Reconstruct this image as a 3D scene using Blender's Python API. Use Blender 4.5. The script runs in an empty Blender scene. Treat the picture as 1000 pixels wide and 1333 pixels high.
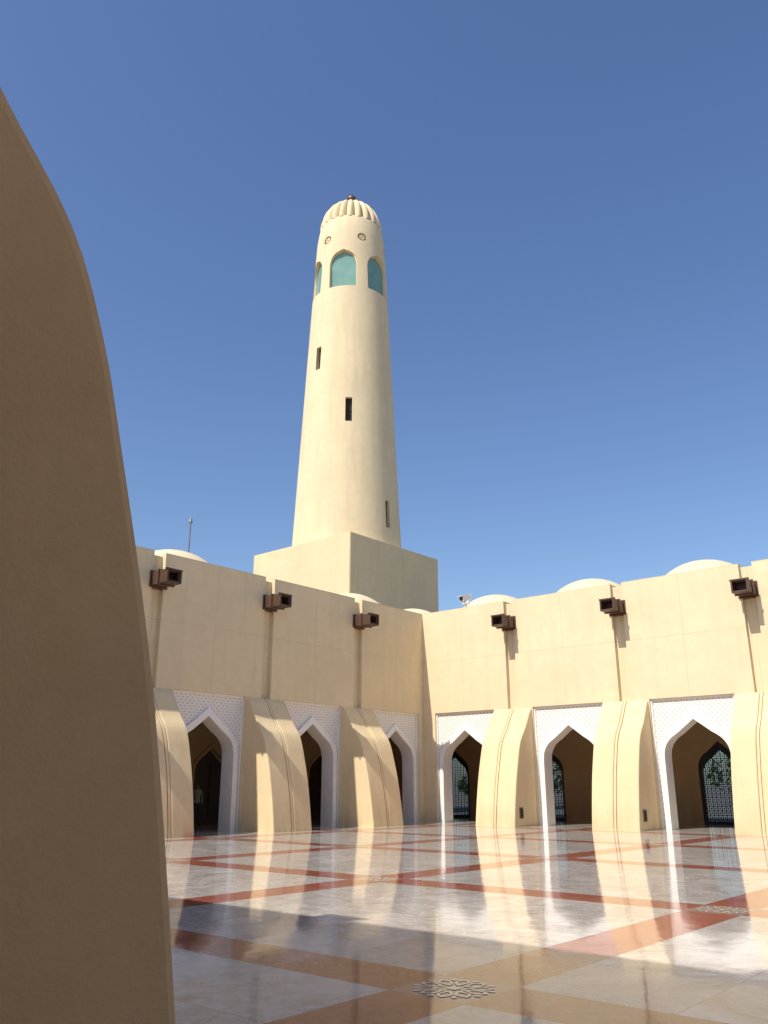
import bpy, bmesh, math, random
from mathutils import Vector, Matrix
random.seed(4)
scene=bpy.context.scene
R=math.radians

# ------------------------------------------------------------------ node helpers
class NT:
    def __init__(s,name):
        m=bpy.data.materials.new(name); m.use_nodes=True
        s.m=m; s.t=m.node_tree; s.n=s.t.nodes; s.l=s.t.links
        s.b=s.n['Principled BSDF']
    def lk(s,v,inp):
        if hasattr(v,'is_output') : s.l.new(v,inp)
        else: inp.default_value=v
    def math(s,op,a,b=0.0,c=None):
        n=s.n.new('ShaderNodeMath'); n.operation=op
        s.lk(a,n.inputs[0]); s.lk(b,n.inputs[1])
        if c is not None: s.lk(c,n.inputs[2])
        return n.outputs[0]
    def mix(s,f,a,b,mode='MIX'):
        n=s.n.new('ShaderNodeMix'); n.data_type='RGBA'; n.blend_type=mode
        s.lk(f,n.inputs[0]); 
        s.lk(a if hasattr(a,'is_output') else (*a,1),n.inputs[6])
        s.lk(b if hasattr(b,'is_output') else (*b,1),n.inputs[7])
        return n.outputs[2]
    def coord(s,kind='Object'):
        return s.n.new('ShaderNodeTexCoord').outputs[kind]
    def sep(s,v):
        n=s.n.new('ShaderNodeSeparateXYZ'); s.l.new(v,n.inputs[0]); return n.outputs
    def comb(s,x,y,z=0.0):
        n=s.n.new('ShaderNodeCombineXYZ')
        s.lk(x,n.inputs[0]); s.lk(y,n.inputs[1]); s.lk(z,n.inputs[2]); return n.outputs[0]
    def noise(s,v,scale,detail=4,rough=.55,dist=0.0):
        n=s.n.new('ShaderNodeTexNoise'); s.l.new(v,n.inputs['Vector'])
        n.inputs['Scale'].default_value=scale; n.inputs['Detail'].default_value=detail
        n.inputs['Roughness'].default_value=rough; n.inputs['Distortion'].default_value=dist
        return n.outputs[0]
    def ramp(s,f,lo,hi,a=0.0,b=1.0):
        n=s.n.new('ShaderNodeMapRange'); s.lk(f,n.inputs[0])
        n.inputs[1].default_value=lo; n.inputs[2].default_value=hi
        n.inputs[3].default_value=a; n.inputs[4].default_value=b
        return n.outputs[0]
    def scale(s,v,sc):
        n=s.n.new('ShaderNodeMapping'); s.l.new(v,n.inputs[0]); n.inputs['Scale'].default_value=sc; return n.outputs[0]
    def bump(s,h,strength,dist=.02):
        n=s.n.new('ShaderNodeBump'); s.lk(h,n.inputs['Height'])
        n.inputs['Strength'].default_value=strength; n.inputs['Distance'].default_value=dist
        s.l.new(n.outputs[0],s.b.inputs['Normal'])
    def col(s,c): s.lk(c if hasattr(c,'is_output') else (*c,1),s.b.inputs['Base Color'])
    def set(s,**k):
        for a,v in k.items(): s.lk(v,s.b.inputs[a.replace('_',' ')])

def stucco(name,base,jx=None,jz=None,streak=.12,jf=.2):
    t=NT(name)
    o=t.coord()
    g=t.n.new('ShaderNodeNewGeometry').outputs['Position']
    big=t.noise(g,.35,5,.6)
    med=t.noise(g,2.2,5,.65)
    fine=t.noise(g,14,3,.6)
    st=t.noise(t.scale(g,(2.2,2.2,.16)),1.0,5,.6)
    c=t.mix(t.ramp(big,.3,.7),tuple(x*.91 for x in base),tuple(min(1,x*1.06) for x in base))
    c=t.mix(t.ramp(med,.35,.75,0,.50),c,tuple(x*y for x,y in zip(base,(.88,.83,.76))))
    c=t.mix(t.ramp(fine,.45,.75,0,.25),c,tuple(x*y for x,y in zip(base,(.86,.82,.76))))
    c=t.mix(t.ramp(st,.5,.8,0,streak*3),c,tuple(x*y for x,y in zip(base,(.80,.76,.70))))
    s=t.sep(o)
    h=t.noise(g,55,2,.6)
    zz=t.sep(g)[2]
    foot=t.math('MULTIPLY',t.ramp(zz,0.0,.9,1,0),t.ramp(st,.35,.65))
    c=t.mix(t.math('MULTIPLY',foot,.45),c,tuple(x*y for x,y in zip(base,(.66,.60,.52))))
    if jz:
        lz=t.math('PINGPONG',t.math('ADD',s[2],.02),jz/2)
        m=t.math('LESS_THAN',lz,.014)
        if jx:
            lx=t.math('PINGPONG',s[0],jx/2)
            m=t.math('MAXIMUM',m,t.math('LESS_THAN',lx,.014))
        m=t.math('MULTIPLY',m,t.ramp(big,.35,.6,.4,1))
        c=t.mix(t.math('MULTIPLY',m,jf),c,tuple(x*y for x,y in zip(base,(.55,.48,.4))))
        ix=t.math('FLOOR',t.math('DIVIDE',s[0],jx or 50)); iz=t.math('FLOOR',t.math('DIVIDE',t.math('ADD',s[2],.02),jz))
        wn=t.n.new('ShaderNodeTexWhiteNoise'); t.l.new(t.comb(ix,iz,0.0),wn.inputs[0])
        c=t.mix(t.math('MULTIPLY',wn.outputs[0],.09),c,tuple(x*y for x,y in zip(base,(.84,.80,.74))))
    t.col(c); t.set(Roughness=.88)
    t.b.inputs['Specular IOR Level'].default_value=.25
    t.bump(t.math('ADD',t.math('MULTIPLY',h,.5),med),.28,.02)
    return t.m

WALL=(.77,.635,.405)
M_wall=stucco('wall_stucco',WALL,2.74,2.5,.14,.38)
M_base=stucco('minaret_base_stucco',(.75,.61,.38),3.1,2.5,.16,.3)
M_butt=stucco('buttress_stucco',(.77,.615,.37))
M_butt2=stucco('shade_tinted_buttress_stucco',(.76,.53,.275))  # near-wall copy of the buttress stucco, brown tone of its shade put into the colour
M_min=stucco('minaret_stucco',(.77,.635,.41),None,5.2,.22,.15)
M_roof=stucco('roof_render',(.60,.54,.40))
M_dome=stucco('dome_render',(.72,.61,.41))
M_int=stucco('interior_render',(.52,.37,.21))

def simple(name,c,rough=.6,metal=0,var=.15,sc=6):
    t=NT(name); g=t.coord()
    n=t.noise(g,sc,4)
    t.col(t.mix(t.ramp(n,.3,.7),tuple(x*(1-var) for x in c),tuple(min(1,x*(1+var)) for x in c)))
    t.set(Roughness=rough,Metallic=metal); return t.m
M_white=simple('arch_plaster_white',(.83,.80,.73),.7,0,.05,3)
M_spout=simple('spout_brown',(.085,.042,.024),.5,0,.25,8)
M_dark=simple('dark_recess',(.02,.016,.013),.8)
M_door=simple('door_wood',(.035,.018,.010),.45,0,.3,10)
M_metal=simple('grille_metal',(.03,.035,.045),.4,.4)
M_pole=simple('pole_metal',(.25,.24,.23),.4,.7)
M_bronze=simple('finial_bronze',(.16,.10,.06),.4,.6)
M_camw=simple('camera_white',(.75,.75,.74),.35)
M_plate=simple('light_plate',(.22,.15,.08),.4,.3)
M_inlay=simple('inlay_marble',(.82,.69,.54),.06)

t=NT('lattice_plaster')
g=t.coord(); s=t.sep(g)
k=1/.15
a=t.math('MULTIPLY',t.math('ADD',s[0],s[2]),k*.7071); b=t.math('MULTIPLY',t.math('SUBTRACT',s[0],s[2]),k*.7071)
fa=t.math('PINGPONG',a,.5); fb=t.math('PINGPONG',b,.5)
d=t.math('MAXIMUM',fa,fb)
hole=t.math('LESS_THAN',d,.24)
hole2=t.math('GREATER_THAN',t.math('MINIMUM',fa,fb),.38)
hm=t.math('MAXIMUM',hole,hole2)
t.col(t.mix(hm,(.86,.82,.74),(.60,.535,.44)))  # holes are not pierced, their shade is painted as a darker tone
t.set(Roughness=.75); t.bump(t.math('SUBTRACT',1.0,hm),.6,.03); M_lat=t.m

t=NT('teal_glass')
n=t.noise(t.coord(),1.3,3)
t.col(t.mix(n,(.12,.26,.22),(.24,.41,.35))); t.set(Roughness=.2); M_glass=t.m

t=NT('tinted_glass')
tr=t.n.new('ShaderNodeBsdfTransparent'); tr.inputs[0].default_value=(.60,.66,.72,1)
gl=t.n.new('ShaderNodeBsdfGlossy'); gl.inputs['Roughness'].default_value=.05
mx_=t.n.new('ShaderNodeMixShader'); mx_.inputs[0].default_value=.08
t.l.new(tr.outputs[0],mx_.inputs[1]); t.l.new(gl.outputs[0],mx_.inputs[2])
t.l.new(mx_.outputs[0],t.n['Material Output'].inputs['Surface']); M_tint=t.m

# floor ---------------------------------------------------------------
t=NT('polished_marble_floor')
g=t.coord(); s=t.sep(g); P=6.2
X=t.math('SUBTRACT',s[0],3.0); Y=t.math('SUBTRACT',t.math('MULTIPLY',s[1],-1.0),2.6)
dx=t.math('PINGPONG',X,P/2); dy=t.math('PINGPONG',Y,P/2)
BW=.38
bx=t.math('LESS_THAN',dx,BW); by=t.math('LESS_THAN',dy,BW)
band=t.math('MAXIMUM',bx,by); cross=t.math('MINIMUM',bx,by)
tw=(P-2*BW)/4
jx=t.math('PINGPONG',t.math('SUBTRACT',dx,BW),tw/2); jy=t.math('PINGPONG',t.math('SUBTRACT',dy,BW),tw/2)
joint=t.math('LESS_THAN',t.math('MINIMUM',jx,jy),.006)
joint=t.math('MULTIPLY',joint,t.math('SUBTRACT',1.0,cross))
def tid(v):
    v2=t.math('SUBTRACT',v,BW)
    c=t.math('FLOOR',t.math('DIVIDE',v2,P))
    r=t.math('SUBTRACT',v2,t.math('MULTIPLY',c,P))
    return t.math('ADD',t.math('MULTIPLY',c,10.0),t.math('FLOOR',t.math('DIVIDE',r,tw)))
ix=tid(X); iy=tid(Y)
wn=t.n.new('ShaderNodeTexWhiteNoise'); t.l.new(t.comb(ix,iy),wn.inputs[0]); rnd=wn.outputs[0]
off=t.n.new('ShaderNodeVectorMath'); off.operation='MULTIPLY_ADD'
t.l.new(wn.outputs[1],off.inputs[0]); off.inputs[1].default_value=(9,9,9); t.l.new(g,off.inputs[2])
gv=off.outputs[0]
clouds=t.noise(gv,.9,6,.70,1.8)
veins=t.noise(gv,1.3,7,.62,3.0)
vm=t.math('SUBTRACT',1.0,t.ramp(t.math('ABSOLUTE',t.math('SUBTRACT',veins,.5)),0,.03))
base=t.mix(t.ramp(clouds,.34,.66),(.37,.315,.26),(.69,.63,.55))
base=t.mix(t.math('MULTIPLY',rnd,.45),base,(.43,.38,.325))
base=t.mix(t.math('MULTIPLY',vm,.55),base,(.78,.73,.66))
red=t.mix(t.ramp(clouds,.3,.7),(.30,.070,.040),(.46,.15,.095))
red=t.mix(t.math('MULTIPLY',rnd,.35),red,(.27,.085,.06))
red=t.mix(t.math('MULTIPLY',vm,.3),red,(.56,.30,.22))
crs=t.mix(t.ramp(clouds,.3,.7),(.33,.19,.145),(.42,.29,.23))
c=t.mix(band,base,red); c=t.mix(cross,c,crs)
c=t.mix(t.math('MULTIPLY',joint,.6),c,(.15,.11,.085))
t.col(c)
dirt=t.noise(g,.5,5,.65)
scuff=t.noise(g,3.5,4,.7)
t.set(Roughness=t.math('ADD',t.ramp(dirt,.3,.75,.035,.11),t.ramp(scuff,.5,.8,0,.05)))
t.b.inputs['Specular IOR Level'].default_value=.36
wav=t.math('ADD',t.noise(g,.8,3,.5),t.math('MULTIPLY',t.noise(g,5,3,.5),.10))
t.bump(t.math('SUBTRACT',wav,t.math('MULTIPLY',joint,.05)),.09,.05)
M_floor=t.m
M_ground=simple('outer_paving',(.30,.26,.20),.85,0,.2,.3)

# ------------------------------------------------------------------ mesh helpers
def tomesh(name,bm,mats):
    me=bpy.data.meshes.new(name)
    bmesh.ops.recalc_face_normals(bm,faces=bm.faces[:])
    bm.to_mesh(me); bm.free()
    for m in (mats if isinstance(mats,(list,tuple)) else [mats]): me.materials.append(m)
    return me
def obj(name,bm,mats,parent=None,loc=(0,0,0),rz=0,smooth=False):
    me=tomesh(name,bm,mats)
    if smooth:
        for p in me.polygons: p.use_smooth=True
    return inst(name,me,parent,loc,rz)
def inst(name,me,parent=None,loc=(0,0,0),rz=0):
    o=bpy.data.objects.new(name,me); scene.collection.objects.link(o)
    o.location=loc; o.rotation_euler=(0,0,rz)
    if parent: o.parent=parent
    return o
def empty(name,loc=(0,0,0)):
    o=bpy.data.objects.new(name,None); scene.collection.objects.link(o); o.location=loc; return o
def box(bm,x0,x1,y0,y1,z0,z1,mi=0,M=None):
    vs=[bm.verts.new((x,y,z)) for x in (x0,x1) for y in (y0,y1) for z in (z0,z1)]
    if M: 
        for v in vs: v.co=M@v.co
    for f in ((0,1,3,2),(4,6,7,5),(0,4,5,1),(2,3,7,6),(0,2,6,4),(1,5,7,3)):
        fc=bm.faces.new([vs[i] for i in f]); fc.material_index=mi
def sides(bm,a,b,mi):
    fs=[bm.faces.new(a),bm.faces.new(b[::-1])]
    n=len(a)
    for i in range(n): fs.append(bm.faces.new((a[i],b[i],b[(i+1)%n],a[(i+1)%n])))
    for f in fs: f.material_index=mi; f.normal_update()
    return fs
def ext(bm,pts,y0,y1,mi=0,M=None):
    a=[bm.verts.new((x,y0,z)) for x,z in pts]; b=[bm.verts.new((x,y1,z)) for x,z in pts]
    if M:
        for v in a+b: v.co=M@v.co
    fs=sides(bm,a,b,mi)
    bmesh.ops.triangulate(bm,faces=fs[:2])
def extp(bm,pts,x0,x1,mi=0):
    a=[bm.verts.new((x0,-p,z)) for p,z in pts]; b=[bm.verts.new((x1,-p,z)) for p,z in pts]
    sides(bm,a,b,mi)
def catmull(pts,n=5):
    out=[]
    P=[pts[0]]+pts+[pts[-1]]
    for i in range(1,len(P)-2):
        for k in range(n):
            u=k/n; p0,p1,p2,p3=[Vector(q) for q in P[i-1:i+3]]
            v=.5*((2*p1)+(-p0+p2)*u+(2*p0-5*p1+4*p2-p3)*u*u+(-p0+3*p1-3*p2+p3)*u**3)
            out.append((v.x,v.y))
    out.append(pts[-1]); return out

AI=[(1.30,0),(1.30,2.75)]+catmull([(1.30,2.75),(1.26,3.02),(1.13,3.27),(.93,3.47),(.68,3.63)],3)[1:]+[(0,4.14)]
AO=[(1.52,0),(1.52,2.80)]+catmull([(1.52,2.80),(1.47,3.12),(1.31,3.42),(1.08,3.65),(.80,3.84)],3)[1:]+[(0,4.45)]
def notch(half,sx=1,sz=1,x0=0):
    r=[(x0+x*sx,z*sz) for x,z in half]; l=[(x0-x*sx,z*sz) for x,z in half[:-1]][::-1]
    return r+l
H=10.0; S=5.48; GW=.26; PH=5.0; PW=1.70

arc=empty('mosque_arcade')
def wall_bay_mesh(hl,hr,name='wall_bay'):
    bm=bmesh.new()
    ext(bm,[(-hl,0),(-hl,H),(hr,H),(hr,0),(PW,0),(PW,PH),(-PW,PH),(-PW,0)],0,.7)
    return tomesh(name,bm,M_wall)
bm=bmesh.new()
AOi=[(x-.06 if x>0 else 0,z-.08 if z>0 else 0) for x,z in AO]
ext(bm,[(-PW-.05,0),(-PW-.05,PH+.05),(PW+.05,PH+.05),(PW+.05,0)]+notch(AOi),.14,.34)
me_lat=tomesh('lattice_panel',bm,M_lat)
bm=bmesh.new()
ext(bm,notch(AO)+notch(AI)[::-1],.04,.74)
box(bm,-PW+.002,PW-.002,.08,.2,PH-.08,PH-.002)
box(bm,-PW+.002,-PW+.07,.082,.2,0,PH-.082)
box(bm,PW-.07,PW-.002,.082,.2,0,PH-.082)
me_arch=tomesh('arch_surround',bm,M_white)
bm=bmesh.new(); box(bm,-GW-.01,GW+.01,.20,.69,0,H-.12)
me_gr=tomesh('wall_groove',bm,M_wall)

prof=catmull([(0,4.98),(.19,4.78),(.41,4.42),(.69,4.0),(1.02,3.6),(1.20,3.2),(1.325,2.78),(1.485,2.19),(1.60,1.66),(1.74,.85),(1.84,.12)],4)
def profile(inset=0,dz=0):
    return [(-.32,0),(-.32,4.98-dz)]+[(p-inset,z-dz) for p,z in prof]+[(1.85-inset,0)]
BH=.99
def make_butt(mat):
    bm=bmesh.new()
    def loft(x0,x1,ch=.045):
        secs=[(x0,ch),(x0+ch*.3,ch*.3),(x0+ch,0),(x1-ch,0),(x1-ch*.3,ch*.3),(x1,ch)]
        rings=[[bm.verts.new((x,-p,z)) for p,z in profile(i,i)] for x,i in secs]
        for a,b in zip(rings,rings[1:]):
            n=len(a)
            for k in range(n): bm.faces.new((a[k],b[k],b[(k+1)%n],a[(k+1)%n]))
        bm.faces.new(rings[0][::-1]); bm.faces.new(rings[-1])
    loft(-BH,-.07,.04); loft(.07,BH,.04)
    extp(bm,profile(.06,.04),-.08,.08)
    extp(bm,profile(.006,.004),-.045,.045)
    return tomesh('buttress',bm,mat)
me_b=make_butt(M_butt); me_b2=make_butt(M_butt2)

bm=bmesh.new()
w,h,L,th=.32,.48,1.0,.06
box(bm,-w,-w+th,-L,.3,0,h); box(bm,w-th,w,-L,.3,0,h)
box(bm,-w+th,w-th,-L+.002,.3,.002,th); box(bm,-w+th,w-th,-L+.12,.3,h-th,h-.002)
box(bm,-w-.05,w+.05,-.52,-.44,-.04,h+.04)
box(bm,-w-.04,w+.04,-L+.02,-L+.10,h-.02,h+.04)
box(bm,-w-.06,w+.06,-.06,.3,-.07,h+.07)
box(bm,-w+th,w-th,-.25,.3,th,h-th,1)
me_s=tomesh('roof_drain_spout',bm,[M_spout,M_dark])
bm=bmesh.new(); box(bm,-.14,.14,-.03,.05,0,.44); box(bm,-.10,.10,-.034,.0,.04,.40,1)
me_l=tomesh('wall_light',bm,[M_plate,M_dark])
bm=bmesh.new(); bmesh.ops.create_uvsphere(bm,u_segments=64,v_segments=32,radius=2.65)
bmesh.ops.delete(bm,geom=[v for v in bm.verts if v.co.z<-.1],context='VERTS')
me_d=tomesh('roof_dome',bm,M_dome)
for p in me_d.polygons: p.use_smooth=True

def build_wall(org,rz,dirv,centers,start,end,domes=None,mb=None):
    lx=Vector((math.cos(rz),math.sin(rz),0)); sg=1 if lx.dot(dirv)>0 else -1
    n=len(centers)
    for i,c in enumerate(centers):
        loc=Vector(org)+dirv*c
        lo=(c-start) if i==0 else (c-centers[i-1])/2-GW
        hi=(end-c) if i==n-1 else (centers[i+1]-c)/2-GW
        hl,hr=(lo,hi) if sg>0 else (hi,lo)
        me=wall_bay_mesh(hl,hr)
        inst('wall_bay',me,arc,loc,rz); inst('lattice_panel',me_lat,arc,loc,rz); inst('arch_surround',me_arch,arc,loc,rz)
        if i<n-1:
            g=(c+centers[i+1])/2; gl=Vector(org)+dirv*g
            inst('wall_groove',me_gr,arc,gl,rz); inst('buttress',mb or me_b,arc,gl,rz)
            inst('roof_drain_spout',me_s,arc,gl+Vector((0,0,8.66)),rz)
        if domes is None or i in domes:
            back=Vector((-math.sin(rz),math.cos(rz),0))
            inst('roof_dome',me_d,arc,loc+back*3.2+Vector((0,0,8.5)),rz)
VN=33.54; XE=46.0
cu=[2.42+S*i for i in range(8)]
cv=[2.08+5.54*i for i in range(6)]
build_wall((0,0,0),0,Vector((1,0,0)),cu,-.7,XE)
build_wall((0,0,0),math.pi/2,Vector((0,-1,0)),cv,.0015,VN,domes=[0,2,3,4,5])
cn=[25.45+S*i for i in range(-4,4)]
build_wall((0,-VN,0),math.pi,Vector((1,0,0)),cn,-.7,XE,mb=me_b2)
build_wall((XE,0,0),-math.pi/2,Vector((0,-1,0)),cv,.0015,VN-.0015)
inst('roof_dome',me_d,arc,(-3.2,3.2,8.5))
for i in range(5):
    g=(cu[i]+cu[i+1])/2
    inst('wall_light',me_l,arc,(g+BH+.001,-1.30,.32),math.pi/2)

bm=bmesh.new()
box(bm,-6.4,XE+6.4,.701,6.6,5.6,9.5)
box(bm,-6.4,-.701,-VN+.0,.699,5.602,9.498)
box(bm,XE+.701,XE+6.4,-VN,.699,5.602,9.498)
box(bm,-6.4,XE+6.4,-VN-6.6,-VN-.702,5.6,9.5)
obj('arcade_roof',bm,M_roof,arc)
def backwall(name,x0,x1,cs,sx,sz,h,M,mat):
    bm=bmesh.new(); pts=[(x0,0),(x0,h),(x1,h),(x1,0)]
    for c in sorted(cs,reverse=True): pts+=notch(AI,sx,sz,c)
    ext(bm,pts,0,.4,0,M); return obj(name,bm,mat,arc)
gcs=[-2.6,3.2,7.6,12.1,16.6,21.1,25.6,30.1,34.6,39.1,43.6]
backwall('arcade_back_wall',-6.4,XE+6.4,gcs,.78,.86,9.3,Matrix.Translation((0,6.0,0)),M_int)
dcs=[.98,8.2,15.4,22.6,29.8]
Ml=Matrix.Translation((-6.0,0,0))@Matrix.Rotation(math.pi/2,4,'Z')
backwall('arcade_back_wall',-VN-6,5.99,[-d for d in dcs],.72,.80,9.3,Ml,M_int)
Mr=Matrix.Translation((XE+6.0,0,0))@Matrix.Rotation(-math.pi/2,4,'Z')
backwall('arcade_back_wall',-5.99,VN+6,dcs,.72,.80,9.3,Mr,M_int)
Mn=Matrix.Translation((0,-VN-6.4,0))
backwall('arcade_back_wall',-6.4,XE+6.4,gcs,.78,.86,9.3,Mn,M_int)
bm=bmesh.new()
for d in dcs:
    ext(bm,notch(AI,.70,.79,-d),.22,.3,0,Ml)
    for sx in (-.5,.5):
        box(bm,-d+sx-.36,-d+sx+.36,.17,.218,.3,1.3,0,Ml); box(bm,-d+sx-.36,-d+sx+.36,.17,.218,1.5,2.5,0,Ml)
    ext(bm,notch(AI,.78,.85,-d)+notch(AI,.72,.80,-d)[::-1],-.06,.02,1,Ml)
obj('arcade_door',bm,[M_door,M_int],arc)
def archh(x):
    x=abs(x)
    for (xa,za),(xb,zb) in zip(AI[1:],AI[2:]):
        if xb<=x<=xa: return za+(zb-za)*(xa-x)/max(1e-6,xa-xb)
    return 0
bm=bmesh.new()
ext(bm,notch(AI,.80,.87)+notch(AI,.66,.77)[::-1],.08,.2)
sp=.2
for i in range(-5,6):
    x=i*sp*.93; hh=archh(x/.74)*.83
    if hh>0: box(bm,x-.016,x+.016,.12,.15,0,hh)
z=.2
while z<3.4:
    ww=max([x for x in [j*.02 for j in range(0,49)] if archh(min(1.299,x/.74))*.83>z and x/.74<1.3] or [0])
    if ww>.05: box(bm,-ww,ww,.125,.145,z-.016,z+.016)
    z+=sp*.93
for i in range(-5,5):
    for k in range(0,17):
        x=(i+.5)*sp*.93; z=(k+.5)*sp*.93+.014
        if archh(x/.74)*.8>z+.1:
            r=.045
            ext(bm,[(x+r,z),(x,z+r),(x-r,z),(x,z-r)],.128,.142)
box(bm,-.95,.95,.09,.18,0,.12)
ext(bm,notch(AI,.77,.85),.26,.265,1)
me_g=tomesh('window_grille',bm,[M_metal,M_tint])
for c in gcs: inst('window_grille',me_g,arc,(c,6.0,0))

# ------------------------------------------------------------------ floor & ground
def upnormals(o):
    bm=bmesh.new(); bm.from_mesh(o.data)
    for f in bm.faces:
        f.normal_update()
        if f.normal.z<0: f.normal_flip()
    bm.to_mesh(o.data); bm.free()
def plane(name,x0,x1,y0,y1,z,m):
    bm=bmesh.new(); vs=[bm.verts.new(p) for p in ((x0,y0,z),(x1,y0,z),(x1,y1,z),(x0,y1,z))]; bm.faces.new(vs)
    o=obj(name,bm,m); upnormals(o); return o
plane('ground',-3000,3000,-3000,3000,-.02,M_ground)
plane('courtyard_floor',-6.6,XE+6.6,-VN-6.6,6.6,0,M_floor)
bm=bmesh.new()
def flat(pts,hole=None,cx=0,cy=0):
    if hole:
        a=[bm.verts.new((cx+x,cy+y,.004)) for x,y in pts]; b=[bm.verts.new((cx+x,cy+y,.004)) for x,y in hole]
        n=len(a)
        for i in range(n): bm.faces.new((a[i],a[(i+1)%n],b[(i+1)%n],b[i]))
    else: bm.faces.new([bm.verts.new((cx+x,cy+y,.004)) for x,y in pts])
def petal(a,r0,r1,wd,k=1):
    pts=[]
    for j in range(13):
        u=j/12; r=r0+(r1-r0)*u; w_=wd*math.sin(math.pi*u**1.3); pts.append((r,w_))
    pts+= [(r,-w_) for r,w_ in pts[1:-1]][::-1]
    cxm=(r0+r1)/2+.02
    pts=[(cxm+(r-cxm)*k, w_*k) for r,w_ in pts]
    ca,sa=math.cos(a),math.sin(a); return [(r*ca-w_*sa,r*sa+w_*ca) for r,w_ in pts]
for i in range(7):
    for j in range(6):
        cx=3+6.2*i; cy=-(2.6+6.2*j)
        if cy<-VN: continue
        for q in range(10):
            a=math.pi*2*q/10
            flat(petal(a,.085,.345,.066),petal(a,.085,.345,.066,.60),cx,cy)
            a2=a+math.pi/10
            flat([(cx0*math.cos(a2)-cy0*math.sin(a2),cx0*math.sin(a2)+cy0*math.cos(a2)) for cx0,cy0 in ((.365,0),(.325,.032),(.275,0),(.325,-.032))],None,cx,cy)
        ring=[(.06*math.cos(2*math.pi*q/16),.06*math.sin(2*math.pi*q/16)) for q in range(16)]
        flat(ring,None,cx,cy)
upnormals(obj('floor_inlay',bm,M_inlay))

# ------------------------------------------------------------------ minaret
mx,my=-13.78,9.0
mina=empty('minaret',(mx,my,0))
bm=bmesh.new(); hs=4.66; box(bm,-hs,hs,-hs,hs,0,17.2)
bmesh.ops.bevel(bm,geom=bm.edges[:],offset=.04,segments=2,affect='EDGES')
obj('minaret_base',bm,M_base,mina)
pr=[(3.98,17.1)]
for z in range(18,42,2): pr.append((3.95-(z-17.2)*.0475,z))
pr+= [(2.76,42.2),(2.72,42.9),(2.65,43.5),(2.57,44.0),(2.50,44.35),(2.40,44.5)]
bm=bmesh.new(); seg=120; rings=[]
for r,z in pr: rings.append([bm.verts.new((r*math.cos(2*math.pi*k/seg),r*math.sin(2*math.pi*k/seg),z)) for k in range(seg)])
for a,b in zip(rings,rings[1:]):
    for k in range(seg): bm.faces.new((a[k],a[(k+1)%seg],b[(k+1)%seg],b[k]))
bm.faces.new(rings[0][::-1]); bm.faces.new(rings[-1])
shaft=obj('minaret_shaft',bm,M_min,mina)
CAM=Vector((26.3,-33.8,1.6))
az0=math.atan2(CAM.y-my,CAM.x-mx)
def rad(z): return 3.95-(z-17.2)*.0475
cut=bmesh.new()
def place(ang,rr,z):
    a=az0+ang
    return Matrix.Translation((rr*math.cos(a),rr*math.sin(a),z))@Matrix.Rotation(a+math.pi/2,4,'Z')
def archwin(w_,h_):
    half=[(w_,0),(w_,h_*.58)]+[(w_*math.cos(t_)**.8,h_*.58+h_*.36*math.sin(t_)) for t_ in [R(12),R(24),R(36),R(48),R(60),R(72)]]+[(0,h_*.975)]
    return notch(half)
wins=[R(-12+60*k) for k in range(6)]
glass=bmesh.new(); frm=bmesh.new(); slit=bmesh.new(); med=bmesh.new()
for a in wins:
    M=place(a,rad(39.4),37.75); ext(cut,archwin(1.06,3.45),-.6,.45,0,M); 
    ext(glass,archwin(1.12,3.5),.38,.44,0,M)
    ext(frm,archwin(1.06,3.45)+archwin(.99,3.36)[::-1],.30,.372,0,M)
for a,z,hh in ((R(-45),30.9,1.9),(R(0),26.3,1.9),(R(48),18.7,2.0),(R(150),22,1.9),(R(220),28,1.9)):
    M=place(a,rad(z+1),z); ext(cut,[(-.24,0),(.24,0),(.24,hh),(-.24,hh)],-.5,.40,0,M)
    box(slit,-.25,.25,.32,.38,-.01,hh+.01,0,M)
    box(slit,-.25,.25,.28,.31,hh*.5-.03,hh*.5+.03,0,M)
for a in wins:
    M=place(a+R(30),2.76,42.35)
    circ=[(.36*math.cos(2*math.pi*q/24),.36*math.sin(2*math.pi*q/24)) for q in range(24)]
    ext(cut,circ,-.5,.22,0,M)
    ext(med,circ,.16,.20,1,M)
    for q in range(8):
        an=2*math.pi*q/8
        ext(med,[(.06*math.cos(an-.4),.06*math.sin(an-.4)),(.20*math.cos(an-.28),.20*math.sin(an-.28)),(.31*math.cos(an),.31*math.sin(an)),(.20*math.cos(an+.28),.20*math.sin(an+.28)),(.06*math.cos(an+.4),.06*math.sin(an+.4))],.06,.17,0,M)
cutter=obj('cutter',cut,M_min,mina)
bpy.context.view_layer.update()
md=shaft.modifiers.new('b','BOOLEAN'); md.object=cutter; md.operation='DIFFERENCE'; md.solver='EXACT'
dg=bpy.context.evaluated_depsgraph_get()
nm=bpy.data.meshes.new_from_object(shaft.evaluated_get(dg)); shaft.modifiers.clear(); shaft.data=nm
bpy.data.objects.remove(cutter)
obj('minaret_window_glass',glass,M_glass,mina); obj('minaret_window_frame',frm,M_min,mina)
obj('minaret_slit_window',slit,[M_dark,M_pole],mina); obj('minaret_rosette',med,[M_min,M_spout],mina)
bm=bmesh.new(); seg=264; nl=22; rings=[]; Rd=2.52
for i in range(17):
    th=R(90)*i/16.5
    rings.append([])
    for k in range(seg):
        ph=2*math.pi*k/seg
        rib_=.835+.165*abs(math.cos(ph*nl/2))**.6
        f=rib_+(1-rib_)*max(0,(th-1.25)/.32)
        r=Rd*math.cos(th)**.9*f; zz=44.42+2.75*math.sin(th)
        rings[-1].append(bm.verts.new((r*math.cos(ph),r*math.sin(ph),zz)))
for a,b in zip(rings,rings[1:]):
    for k in range(seg): bm.faces.new((a[k],a[(k+1)%seg],b[(k+1)%seg],b[k]))
bm.faces.new(rings[-1])
obj('minaret_dome',bm,M_min,mina)
bm=bmesh.new()
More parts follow.
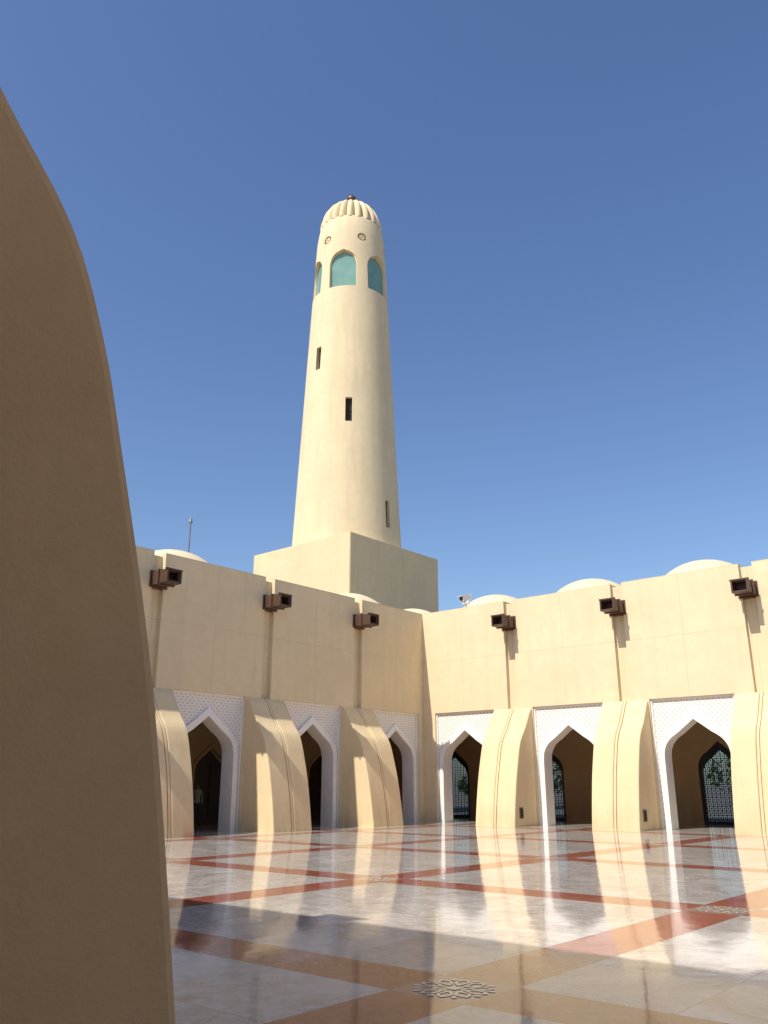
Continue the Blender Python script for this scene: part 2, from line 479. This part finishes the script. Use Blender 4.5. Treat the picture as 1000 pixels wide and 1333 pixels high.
fp=[(.5,47.0),(.5,47.2),(.22,47.3),(.16,47.5),(.25,47.6),(.36,47.8),(.36,47.95),(.2,48.15),(.08,48.25),(.06,48.35)]
rr=[]
for r,z in fp: rr.append([bm.verts.new((r*math.cos(2*math.pi*k/20),r*math.sin(2*math.pi*k/20),z)) for k in range(20)])
for a,b in zip(rr,rr[1:]):
    for k in range(20): bm.faces.new((a[k],a[(k+1)%20],b[(k+1)%20],b[k]))
bm.faces.new(rr[-1])
obj('minaret_finial',bm,M_bronze,mina,smooth=True)

# ------------------------------------------------------------------ lightning rod, security camera
def old2court(X,Y):
    return Vector((26.3+.760*X-.649*Y, -33.8+.649*X+.760*Y,0))
def cyl(bm,p0,p1,r,mi=0,seg=10,r2=None):
    p0=Vector(p0);p1=Vector(p1);d=p1-p0
    q=d.to_track_quat('Z','Y').to_matrix().to_4x4()
    res=bmesh.ops.create_cone(bm,cap_ends=True,segments=seg,radius1=r,radius2=r if r2 is None else r2,depth=d.length,matrix=Matrix.Translation((p0+p1)/2)@q)
    for f in set(f for v in res['verts'] for f in v.link_faces): f.material_index=mi
p=old2court(-9.15,38.2)
bm=bmesh.new()
cyl(bm,(0,0,9.5),(0,0,13.5),.035); cyl(bm,(0,0,13.5),(0,0,13.75),.09,r2=.02); cyl(bm,(-.15,0,13.45),(.15,0,13.45),.02); cyl(bm,(0,0,9.5),(0,0,9.7),.2)
obj('lightning_rod',bm,M_pole,None,(p.x,p.y,0))
bm=bmesh.new()
cyl(bm,(0,0,9.95),(0,0,10.30),.07); cyl(bm,(0,0,10.25),(0,0,10.44),.22,0,16,.16)
Mc=Matrix.Translation((0,0,10.54))@Matrix.Rotation(R(255),4,'Z')@Matrix.Rotation(R(14),4,'Y')
box(bm,-.26,.30,-.16,.16,-.13,.13,0,Mc); box(bm,-.29,.38,-.19,.19,.131,.16,0,Mc)
box(bm,.301,.32,-.11,.11,-.09,.09,1,Mc)
obj('security_camera',bm,[M_camw,M_dark],None,(2.5,.35,0))

# ------------------------------------------------------------------ person in the arcade
def person(loc,rz):
    me=bpy.data.meshes.new('body')
    J=[((0,0,.95),.15),((0,0,1.12),.135),((0,0,1.30),.16),((0,.01,1.43),.12),((0,.01,1.50),.055),((0,-.01,1.60),.085),((0,-.01,1.70),.075),
       ((.10,0,.90),.10),((.12,-.02,.50),.065),((.13,.02,.08),.045),((.14,-.13,.04),.035),
       ((-.10,0,.90),.10),((-.12,.0,.50),.065),((-.13,.03,.08),.045),((-.15,-.12,.04),.035),
       ((.19,.01,1.41),.06),((.24,.02,1.14),.045),((.20,-.12,.92),.033),((.19,-.17,.85),.03),
       ((-.19,.01,1.41),.06),((-.25,.03,1.14),.045),((-.24,-.04,.89),.033),((-.24,-.07,.81),.03)]
    E=[(0,1),(1,2),(2,3),(3,4),(4,5),(5,6),(0,7),(7,8),(8,9),(9,10),(0,11),(11,12),(12,13),(13,14),(3,15),(15,16),(16,17),(17,18),(3,19),(19,20),(20,21),(21,22)]
    me.from_pydata([j[0] for j in J],E,[])
    o=bpy.data.objects.new('body',me); scene.collection.objects.link(o)
    o.modifiers.new('s','SKIN'); 
    for v,j in zip(me.skin_vertices[0].data,J): v.radius=(j[1],j[1]*.8)
    me.skin_vertices[0].data[0].use_root=True
    sb=o.modifiers.new('ss','SUBSURF'); sb.levels=2; sb.render_levels=2
    bpy.context.view_layer.update()
    nm=bpy.data.meshes.new_from_object(o.evaluated_get(bpy.context.evaluated_depsgraph_get()))
    o.modifiers.clear(); o.data=nm; nm.materials.clear()
    for m in (simple('skin',(.30,.17,.11),.6),simple('shirt',(.36,.34,.30),.8),simple('trousers',(.05,.05,.06),.8),simple('hair',(.015,.012,.01),.6),simple('shoe',(.03,.02,.015),.5)): nm.materials.append(m)
    for p in nm.polygons:
        c=p.center; p.use_smooth=True
        if c.z>1.66 or (c.z>1.55 and c.y>.02): k=3
        elif c.z>1.46: k=0
        elif c.z>.93 and not(abs(c.x)>.17 and c.z<.95): k=1
        elif abs(c.x)>.165 and c.z>.75: k=0
        elif c.z<.09: k=4
        else: k=2
        p.material_index=k
    root=empty('person',loc); root.rotation_euler=(0,0,rz); o.parent=root
    bm=bmesh.new()
    for sx in (-1,1):
        bmesh.ops.create_icosphere(bm,subdivisions=1,radius=.012,matrix=Matrix.Translation((sx*.03,-.085,1.635)))
        bmesh.ops.create_icosphere(bm,subdivisions=1,radius=.022,matrix=Matrix.Translation((sx*.078,0,1.62)))
    bmesh.ops.create_cone(bm,segments=6,radius1=.018,radius2=.004,depth=.04,matrix=Matrix.Translation((0,-.095,1.605))@Matrix.Rotation(R(60),4,'X'))
    obj('face_features',bm,nm.materials[0],root)
    return root
person((-4.6,-9.95,0),R(75))

# ------------------------------------------------------------------ distant trees beyond the arcade
t=NT('foliage'); n=t.noise(t.n.new('ShaderNodeNewGeometry').outputs['Position'],.8,4)
t.col(t.mix(t.ramp(n,.35,.65),(.03,.06,.018),(.09,.13,.045))); t.set(Roughness=.8); M_fol=t.m
bm=bmesh.new()
for i in range(34):
    cx=-60+i*4.4+random.uniform(-2,2); cy=40+random.uniform(-6,10); hh=random.uniform(2.4,4.6)
    cyl(bm,(cx,cy,0),(cx+.2,cy,hh*.6),.16,1,6,.08)
    for q in range(150):
        d=Vector((random.gauss(0,1),random.gauss(0,1),random.gauss(0,.8))); d=d.normalized()*random.uniform(.5,1)**.5
        c=Vector((cx,cy,hh*.6))+Vector((d.x*hh*.45,d.y*hh*.45,d.z*hh*.4)); s_=random.uniform(.18,.4)
        ax=Vector((random.gauss(0,1),random.gauss(0,1),random.gauss(0,1))).normalized(); b_=ax.orthogonal().normalized(); c_=ax.cross(b_)
        bm.faces.new([bm.verts.new(c+b_*s_),bm.verts.new(c+c_*s_*.6),bm.verts.new(c-b_*s_),bm.verts.new(c-c_*s_*.6)])
obj('distant_trees',bm,[M_fol,M_door])

# ------------------------------------------------------------------ light
d=Vector((.10,.83,-1)).normalized()
sd=bpy.data.lights.new('sun','SUN'); sd.energy=5.0; sd.angle=R(.53); sd.color=(1,.95,.87)
so=bpy.data.objects.new('sun',sd); scene.collection.objects.link(so); so.rotation_euler=d.to_track_quat('-Z','Y').to_euler(); so.location=(0,-40,60)
w=bpy.data.worlds.new('World'); scene.world=w; w.use_nodes=True
wt=w.node_tree
sk=wt.nodes.new('ShaderNodeTexSky'); sk.sky_type='NISHITA'; sk.sun_disc=False
sk.sun_elevation=math.asin(-d.z); sk.sun_rotation=math.atan2(-d.x,-d.y)
sk.air_density=1.1; sk.dust_density=1.0; sk.ozone_density=3.2
hs_=wt.nodes.new('ShaderNodeHueSaturation'); hs_.inputs['Saturation'].default_value=1.10
hs_.inputs['Hue'].default_value=.508
bg=wt.nodes['Background']; wt.links.new(sk.outputs[0],hs_.inputs['Color']); wt.links.new(hs_.outputs[0],bg.inputs[0]); bg.inputs[1].default_value=.15

cam=bpy.data.cameras.new('camera'); co=bpy.data.objects.new('camera',cam); scene.collection.objects.link(co)
co.location=CAM; co.rotation_euler=(R(108),0,R(40.5))
cam.sensor_fit='VERTICAL'; cam.sensor_height=24; cam.lens=24*1100/1333; cam.clip_start=.05; cam.clip_end=6000
scene.camera=co
scene.view_settings.view_transform='Standard'; scene.view_settings.look='None'; scene.view_settings.exposure=0
